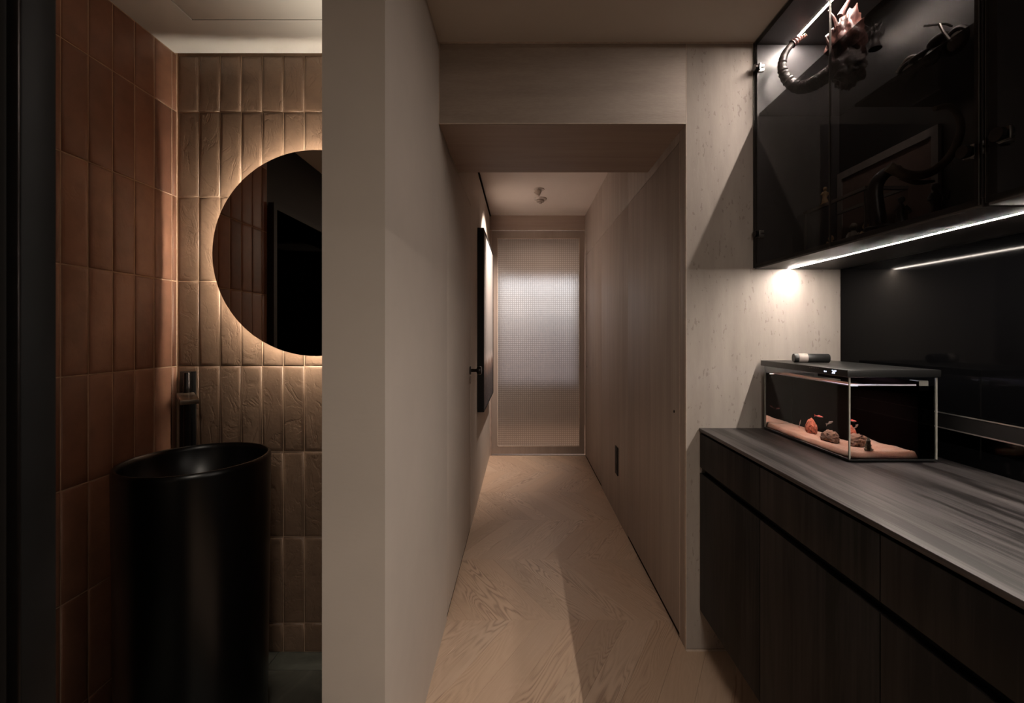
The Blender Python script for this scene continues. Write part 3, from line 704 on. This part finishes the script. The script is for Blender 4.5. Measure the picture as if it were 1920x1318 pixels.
# model motorcycle on lower shelf
mo = thing('model_motorcycle', 'small silver-edged model motorcycle on the tinted glass shelf', 'model', (1.03, 1.12, 1.8805))
def torus(R, r, name):
    pts = [(0, R * math.cos(2 * math.pi * i / 28), R * math.sin(2 * math.pi * i / 28)) for i in range(29)]
    return tube_mesh(pts, r, 8, False, name)
for yy in (1.055, 1.185):
    wh = place('wheel', torus(.027, .006, 'wheel'), 'resin', mo, (1.03, yy, 1.8805 + .0335))
    place('rim', lathe_mesh([(0, -.004), (.008, -.004), (.020, -.002), (.020, .002), (.008, .004), (0, .004)], 20, name='rim'), 'chrome', wh, (1.03, yy, 1.8805 + .0335), (0, math.pi / 2, 0))
def rod(t, nm, mat, pts, r, o=(1.03, 1.12, 1.8805)):
    place(nm, tube_mesh(spline(pts, 12), r, 8, name=nm), mat, t, o)
rod(mo, 'fender', 'chrome', [(0, .02, .03), (0, .035, .06), (0, .065, .073), (0, .098, .055)], .004)
rod(mo, 'fork', 'chrome', [(-.01, -.065, .033), (-.01, -.045, .07), (-.01, -.035, .095)], .0028)
rod(mo, 'handlebar', 'chrome', [(-.035, -.02, .10), (0, -.035, .095), (.035, -.02, .10)], .0025)
rod(mo, 'exhaust', 'chrome', [(-.012, -.01, .02), (-.016, .03, .018), (-.016, .09, .03)], .0045)
place('tank', rock_mesh(.014, .028, .014, 1.2, 2, .1), 'resin', mo, (1.03, 1.10, 1.945))
place('engine', rock_mesh(.014, .022, .018, 2.2, 2, .3), 'resin', mo, (1.03, 1.115, 1.912))
place('seat', rock_mesh(.012, .034, .008, 1.9, 2, .1), 'resin', mo, (1.03, 1.15, 1.937))
# frame modelled in place of a room reflection in the cabinet glass
fp = thing('reflection_frame', 'pale frame with brown middle standing in for a reflection in the cabinet glass', 'picture', (1.203, 1.48, 1.486))
box('frame', 'ivory', (1.196, 1.206, 1.276, 1.684, 1.796, 1.822), (1.196, 1.206, 1.276, 1.298, 1.486, 1.796), (1.196, 1.206, 1.662, 1.684, 1.486, 1.796), (1.196, 1.206, 1.298, 1.662, 1.486, 1.508), parent=fp)
box('print', simple('brown_reflection', (.13, .085, .07), .6), (1.201, 1.206, 1.298, 1.662, 1.508, 1.796), parent=fp)
# acrylic display case
dc = thing('display_case', 'low clear display case with pale edges on the cabinet floor', 'display case', (1.12, 1.50, 1.4845))
cx0, cx1, cy0, cy1, cz0, cz1 = 1.055, 1.185, 1.363, 1.66, 1.4845, 1.672
box('pane', 'clear_glass', (cx0, cx0 + .002, cy0, cy1, cz0, cz1 - .01), (cx0 + .002, cx1, cy0, cy0 + .002, cz0, cz1 - .01), parent=dc)
box('lid_rim', 'ivory', (cx0 - .002, cx0 + .008, cy0 - .002, cy1, cz1 - .01, cz1), (cx0 + .008, cx1, cy0 - .002, cy0 + .008, cz1 - .01, cz1), (cx1 - .008, cx1, cy0 + .008, cy1, cz1 - .01, cz1), parent=dc)
box('post', 'ivory', (cx0, cx0 + .006, cy0, cy0 + .006, cz0, cz1 - .0102), parent=dc)
box('post', 'ivory', (cx0, cx0 + .006, cy1 - .006, cy1, cz0, cz1 - .0102), parent=dc)
for k, (x, y, h) in enumerate(((1.10, 1.42, .09), (1.12, 1.50, .11), (1.10, 1.58, .085))):
    figurine('figurine', ['short cream figurine nearest the front inside display case', 'tallest cream figurine in the middle of display case', 'small cream figurine at the far end of display case'][k], (x, y, 1.4848), h, 'cream' if k != 1 else 'tusk', 11 + k, group='figurines in the display case')
figurine('figurine', 'yellowish seated figurine on top of display case rim', (1.062, 1.555, 1.6722), .062, 'cream', 21)
# tusk sculpture
tk = thing('tusk_sculpture', 'large coiled brown tusk-like sculpture on the glass cabinet floor', 'sculpture', (1.07, 1.12, 1.4845))
def tub(nm, mat, pix, r0, r1, n=40, o=None):
    pts = spline([at(*p) for p in pix], n); q = pts[0]
    place(nm, tube_mesh([p - q for p in pts], [r0 + (r1 - r0) * i / (n - 1) for i in range(n)], 12, name=nm), mat, tk, q)
tub('trunk', 'resin', [(1652, 440, 700), (1642, 390, 700), (1642, 350, 700), (1660, 325, 700), (1685, 318, 700)], .022, .012)
tub('tusk', 'tusk', [(1665, 312, 735), (1700, 328, 740), (1740, 325, 745), (1775, 300, 750), (1797, 262, 755), (1800, 225, 758), (1780, 200, 760), (1752, 204, 762)], .013, .006)
tub('tusk', 'tusk', [(1690, 330, 735), (1720, 342, 740), (1752, 340, 745)], .010, .003, 20)
place('foot', rock_mesh(.038, .038, .012, 4.4, 3, .2), 'resin', tk, (.965, 1.19, 1.4995))
figurine('figurine', 'dark crowned figurine beside the coiled tusk sculpture', at(1690, 424, 762), .075, 'resin', 31)
figurine('figurine', 'dark hunched figurine near the middle cabinet door hinge', at(1755, 410, 815), .085, 'resin', 33)
gd = place('glass_jar', lathe_mesh([(0, 0), (.028, 0), (.030, .004), (.030, .10), (.024, .118), (.012, .125), (.012, .133), (.016, .136), (.014, .148), (0, .152)], 28, name='glass_jar'), 'clear_glass', None, (.985, 1.56, 1.4845))
tag(gd, 'clear stoppered glass jar at the left end of cabinet floor', 'jar')

# ------------------------------------------------------------------ AQUARIUM
AX0, AX1, AY0, AY1 = .918, 1.165, 1.245, 1.680
aq = thing('aquarium', 'long glass aquarium with black lid standing on the worktop', 'aquarium', (1.04, 1.46, .857))
box('base_plate', 'black_satin', (AX0 + .01, AX1 - .01, AY0 + .015, AY1 - .01, .8575, .862), (AX0 - .001, AX1 + .001, AY0 - .001, AY1, .862, .8665), parent=aq)
g = .004
box('glass_wall', 'clear_glass', (AX0, AX0 + g, AY0, AY1, .867, 1.096), parent=aq)
box('glass_wall', 'clear_glass', (AX1 - g, AX1, AY0, AY1, .867, 1.096), parent=aq)
box('glass_wall', 'clear_glass', (AX0 + g, AX1 - g, AY0, AY0 + g, .867, 1.096), parent=aq)
box('glass_wall', 'clear_glass', (AX0 + g, AX1 - g, AY1 - g, AY1, .867, 1.096), parent=aq)
M['glass_edge'] = simple('polished_glass_edge', (.30, .29, .26), .25)
for x, y in ((AX0 - .0003, AY0 - .0003), (AX1 - .0035, AY0 - .0003), (AX0 - .0003, AY1 - .0035)):
    box('glass_edge', 'glass_edge', (x, x + .0038, y, y + .0038, .867, 1.096), parent=aq)
lid = box('lid', 'black_satin', (AX0 - .010, AX1 + .004, AY0 - .008, AY1 + .008, 1.0975, 1.118), parent=aq, bev=.0015)
WZ = 1.072
M['film'] = simple('black_background_film', (.0015, .0009, .0009), .9, spec=.0)
box('partition', 'film', (1.116, 1.119, AY0 + .006, AY1 - .006, .868, 1.085), parent=aq)
wa = box('water', 'water', (AX0 + g + .0003, AX1 - g - .0003, AY0 + g + .0003, AY1 - g - .0003, .8672, WZ), parent=aq)
lb = box('sand_fill_bar', 'film', (1.000, 1.040, AY0 + .05, AY1 - .05, WZ - .008, WZ - .005), (1.000, 1.002, AY0 + .05, AY1 - .05, WZ - .014, WZ - .008), (1.038, 1.040, AY0 + .05, AY1 - .05, WZ - .014, WZ - .008), (1.000, 1.040, AY0 + .05, AY0 + .052, WZ - .014, WZ - .008), parent=aq)  # hidden bar added below the water surface to light the sand
box('sand_fill_panel', 'sand_fill_glow', (1.003, 1.037, AY0 + .053, AY1 - .05, WZ - .0095, WZ - .0085), parent=lb)
box('lid_light', 'led_lid', (.97, 1.09, AY0 + .06, AY0 + .20, 1.0945, 1.0965), parent=aq)
box('water_gleam', simple('lilac_water_gleam', (.55, .50, .58), .2), (AX0 + .0046, 1.110, AY0 + .0046, AY0 + .0066, WZ + .0003, WZ + .0045), (AX0 + .0046, AX0 + .0066, AY0 + .0066, AY1 - .01, WZ + .0003, WZ + .0030), parent=aq)  # pale strip whose colour stands in for the gleam along the water
fb = box('filter_box', simple('clear_filter_plastic', (.35, .33, .31), .2), (1.125, 1.152, AY0 + .012, AY0 + .045, 1.058, 1.086), parent=aq, bev=.002)
# display
tb = place('display', bpy.data.meshes.new('display'), None, lid, (AX0 - .0105, 1.30, 1.102))
bpy.data.objects.remove(tb)
def text_mesh(s, size, nm='display'):
    cu = bpy.data.curves.new(nm, 'FONT'); cu.body = s; cu.size = size; cu.extrude = .0001
    o = bpy.data.objects.new(nm, cu); COL.objects.link(o); bpy.context.view_layer.update()
    me = bpy.data.meshes.new_from_object(o.evaluated_get(bpy.context.evaluated_depsgraph_get())); bpy.data.objects.remove(o); return me
rt = (math.pi / 2, 0, -math.pi / 2)
place('display', text_mesh('20°', .0145), 'digits', lid, (AX0 - .0104, 1.3005, 1.1032), rt)
bm = bmesh.new(); addbox(bm, -.0002, .0002, -.0022, .0022, -.0018, .0018); addbox(bm, -.0002, .0002, -.0085, -.0050, -.0013, .0013)
place('indicator', finish(bm, 'indicator'), 'digits', lid, (AX0 - .0104, 1.331, 1.1065))
bm = bmesh.new()
for k in range(6): addbox(bm, -.0002, .0002, -.0012 - k * .008, .0012 - k * .008, -.001, .001)
place('touch_icon', finish(bm, 'touch_icon'), simple('dim_icon', (.22, .2, .2), .5), lid, (AX0 - .0104, 1.40, 1.1128))
# sand
def sandmesh():
    from mathutils import noise as mn
    nx, ny = 40, 80; x0, x1, y0, y1 = AX0 + .0055, 1.1155, AY0 + .0055, AY1 - .0055
    v = []; f = []
    for j in range(ny):
        for i in range(nx):
            x = x0 + (x1 - x0) * i / (nx - 1); y = y0 + (y1 - y0) * j / (ny - 1)
            z = .8805 + .006 * math.exp(-(y - y0) / .03) + .007 * math.exp(-(x - x0) / .012) + .006 * mn.noise(Vector((x * 14, y * 12, 0))) + .0012 * mn.noise(Vector((x * 160, y * 160, 2)))
            e = min(1, min(x - x0, y - y0) / .015); z = .869 + (z - .869) * e
            v.append((x - x0, y - y0, z - .868))
    nt_ = nx * ny
    for j in range(ny):
        for i in range(nx): v.append((v[j * nx + i][0], v[j * nx + i][1], 0))
    for j in range(ny - 1):
        for i in range(nx - 1):
            a = j * nx + i; f.append((a, a + 1, a + nx + 1, a + nx))
    ring = [i for i in range(nx)] + [j * nx + nx - 1 for j in range(1, ny)] + [(ny - 1) * nx + i for i in range(nx - 2, -1, -1)] + [j * nx for j in range(ny - 2, 0, -1)]
    for a, b in zip(ring, ring[1:] + ring[:1]): f.append((b, a, a + nt_, b + nt_))
    me = bpy.data.meshes.new('sand'); me.from_pydata(v, [], f); me.update()
    for p in me.polygons: p.use_smooth = True
    return me, (x0, y0, .868)
def mat_sand():
    m, nt, b = newmat('pink_sand'); n = noise(nt, coords(nt), 420, 2, .7); n2 = noise(nt, coords(nt), 25, 3)
    c = ramp(nt, n, [(.3, (.42, .27, .20)), (.5, (.72, .50, .39)), (.7, (.85, .66, .55))])
    L(nt, mix(nt, .5, c, ramp(nt, n2, [(.3, (.55, .33, .24)), (.7, (.78, .58, .46))])), b.inputs['Base Color'])
    b.inputs['Roughness'].default_value = .9; b.inputs['Subsurface Weight'].default_value = 1.0; b.inputs['Subsurface Scale'].default_value = .02; b.inputs['Subsurface Radius'].default_value = (1, .88, .76); bump(nt, b, n, .5, .001); return m
M['sand'] = mat_sand()
me, o_ = sandmesh()
sn = link('sand', me, 'sand', None, o_, kind='stuff'); tag(sn, 'pale pink sand bed on the aquarium bottom', 'sand')
def mat_lava(name, lo, hi):
    m, nt, b = newmat(name); n = noise(nt, coords(nt), 90, 5, .7)
    L(nt, ramp(nt, n, [(.35, lo), (.6, hi)]), b.inputs['Base Color']); b.inputs['Roughness'].default_value = .9; bump(nt, b, n, 1, .003); return m
M['lava_red'] = mat_lava('red_lava', (.08, .02, .012), (.36, .10, .055)); M['lava_brown'] = mat_lava('brown_lava', (.03, .015, .010), (.13, .070, .042))
r1 = place('lava_rock', rock_mesh(.025, .024, .029, 1.5, 4, .22, True), 'lava_red', None, (1.045, 1.513, .897)); tag(r1, 'upright red lava rock on the aquarium sand', 'rock')
r2 = place('lava_rock', rock_mesh(.038, .030, .021, 5.2, 4, .25, True), 'lava_brown', None, (1.015, 1.400, .891)); tag(r2, 'low brown lava rock in front of the red one', 'rock')
pg = thing('stone_pagoda', 'tiny grey-green pagoda ornament on sand near the glass corner', 'ornament', (.995, 1.288, .884))
M['moss_stone'] = simple('moss_grey_stone', (.13, .12, .09), .9, var=.3, scale=150)
place('tower', lathe_mesh([(0, 0), (.0105, 0), (.011, .005), (.0085, .007), (.0075, .014), (.0095, .015), (.0065, .019), (.006, .026), (.0075, .027), (.0045, .031), (.002, .036), (0, .037)], 8, name='tower', smooth=False), 'moss_stone', pg, (.995, 1.288, .884))
place('plinth', rock_mesh(.014, .012, .006, 8, 2, .3), 'moss_stone', pg, (.997, 1.29, .886))
# fish
def fish(label, p, ln, yaw, pitch, top, belly):
    t = thing('fish', label, 'fish', p, 'small fish in the aquarium'); t.rotation_euler = (0, pitch, yaw)
    n = 12; bm = bmesh.new(); rings = []
    for i in range(n):
        u = i / (n - 1); r = ln * .13 * math.sin(math.pi * min(1, u * .93 + .05)) ** .7 * (1 - .45 * u)
        rings.append([bm.verts.new((ln * (u - .5), r * .5 * math.cos(a), r * math.sin(a))) for a in [2 * math.pi * k / 10 for k in range(10)]])
    for i in range(n - 1):
        for k in range(10): bm.faces.new((rings[i][k], rings[i][(k + 1) % 10], rings[i + 1][(k + 1) % 10], rings[i + 1][k]))
    bm.faces.new(rings[0]); bm.faces.new(rings[-1][::-1])
    me = finish(bm, 'body', 'all'); me.materials.append(top); me.materials.append(belly)
    for pl_ in me.polygons: pl_.material_index = 1 if pl_.center.z < 0 else 0
    link('body', me, None, t)
    def fin(nm, pts):
        bm = bmesh.new(); a = [bm.verts.new((x * ln, .0003, z * ln)) for x, z in pts]; b = [bm.verts.new((x * ln, -.0003, z * ln)) for x, z in pts]
        bm.faces.new(a); bm.faces.new(b[::-1])
        for i in range(len(a)): bm.faces.new((a[i], b[i], b[(i + 1) % len(a)], a[(i + 1) % len(a)]))
        link(nm, finish(bm, nm), top, t)
    fin('tail_fin', [(.46, .03), (.68, .16), (.62, 0), (.68, -.16), (.46, -.03)]); fin('dorsal_fin', [(-.1, .10), (.08, .20), (.16, .08)])
    return t
red = simple('red_scales', (.42, .05, .045), .4); whi = simple('silver_scales', (.45, .41, .40), .35); gry = simple('grey_scales', (.30, .26, .25), .4)
fish('red-backed fish swimming in mid-water of the aquarium', (1.04, 1.47, .945), .030, 1.9, .0, red, whi)
fish('larger grey mottled fish beside the red-backed one', (1.02, 1.405, .937), .034, 1.4, .45, gry, whi)
fish('white-striped fish dipping beside the upright red lava rock', (1.03, 1.56, .905), .028, 1.2, 1.1, red, whi)
fish('pinkish fish at the far left end of aquarium', (.99, 1.655, .94), .024, 1.4, .2, red, gry)
# bottle on the lid
bo = thing('food_bottle', 'black cylindrical bottle with grey band lying on the aquarium lid', 'bottle', (.945, 1.545, 1.1345))
ax = Vector((1, -.22, 0)).normalized(); q = ax.to_track_quat('Z', 'Y').to_euler(); r_ = .0155
place('bottle_body', lathe_mesh([(0, .001), (r_ - .001, 0), (r_, .002), (r_, .014), (0, .0142)], 28, name='bottle_body'), 'black_satin', bo, (.945, 1.545, 1.1345), q)
place('label_band', lathe_mesh([(0, .0145), (r_ + .0004, .0145), (r_ + .0004, .042), (0, .042)], 28, name='label_band'), simple('grey_label', (.38, .33, .3), .6), bo, (.945, 1.545, 1.1345), q)
place('cap', lathe_mesh([(0, .0422), (r_, .0422), (r_, .108), (r_ - .0015, .110), (0, .110)], 28, name='cap'), 'black_satin', bo, (.945, 1.545, 1.1345), q)

for o in bpy.data.objects:
    if '_o' in o: del o['_o']
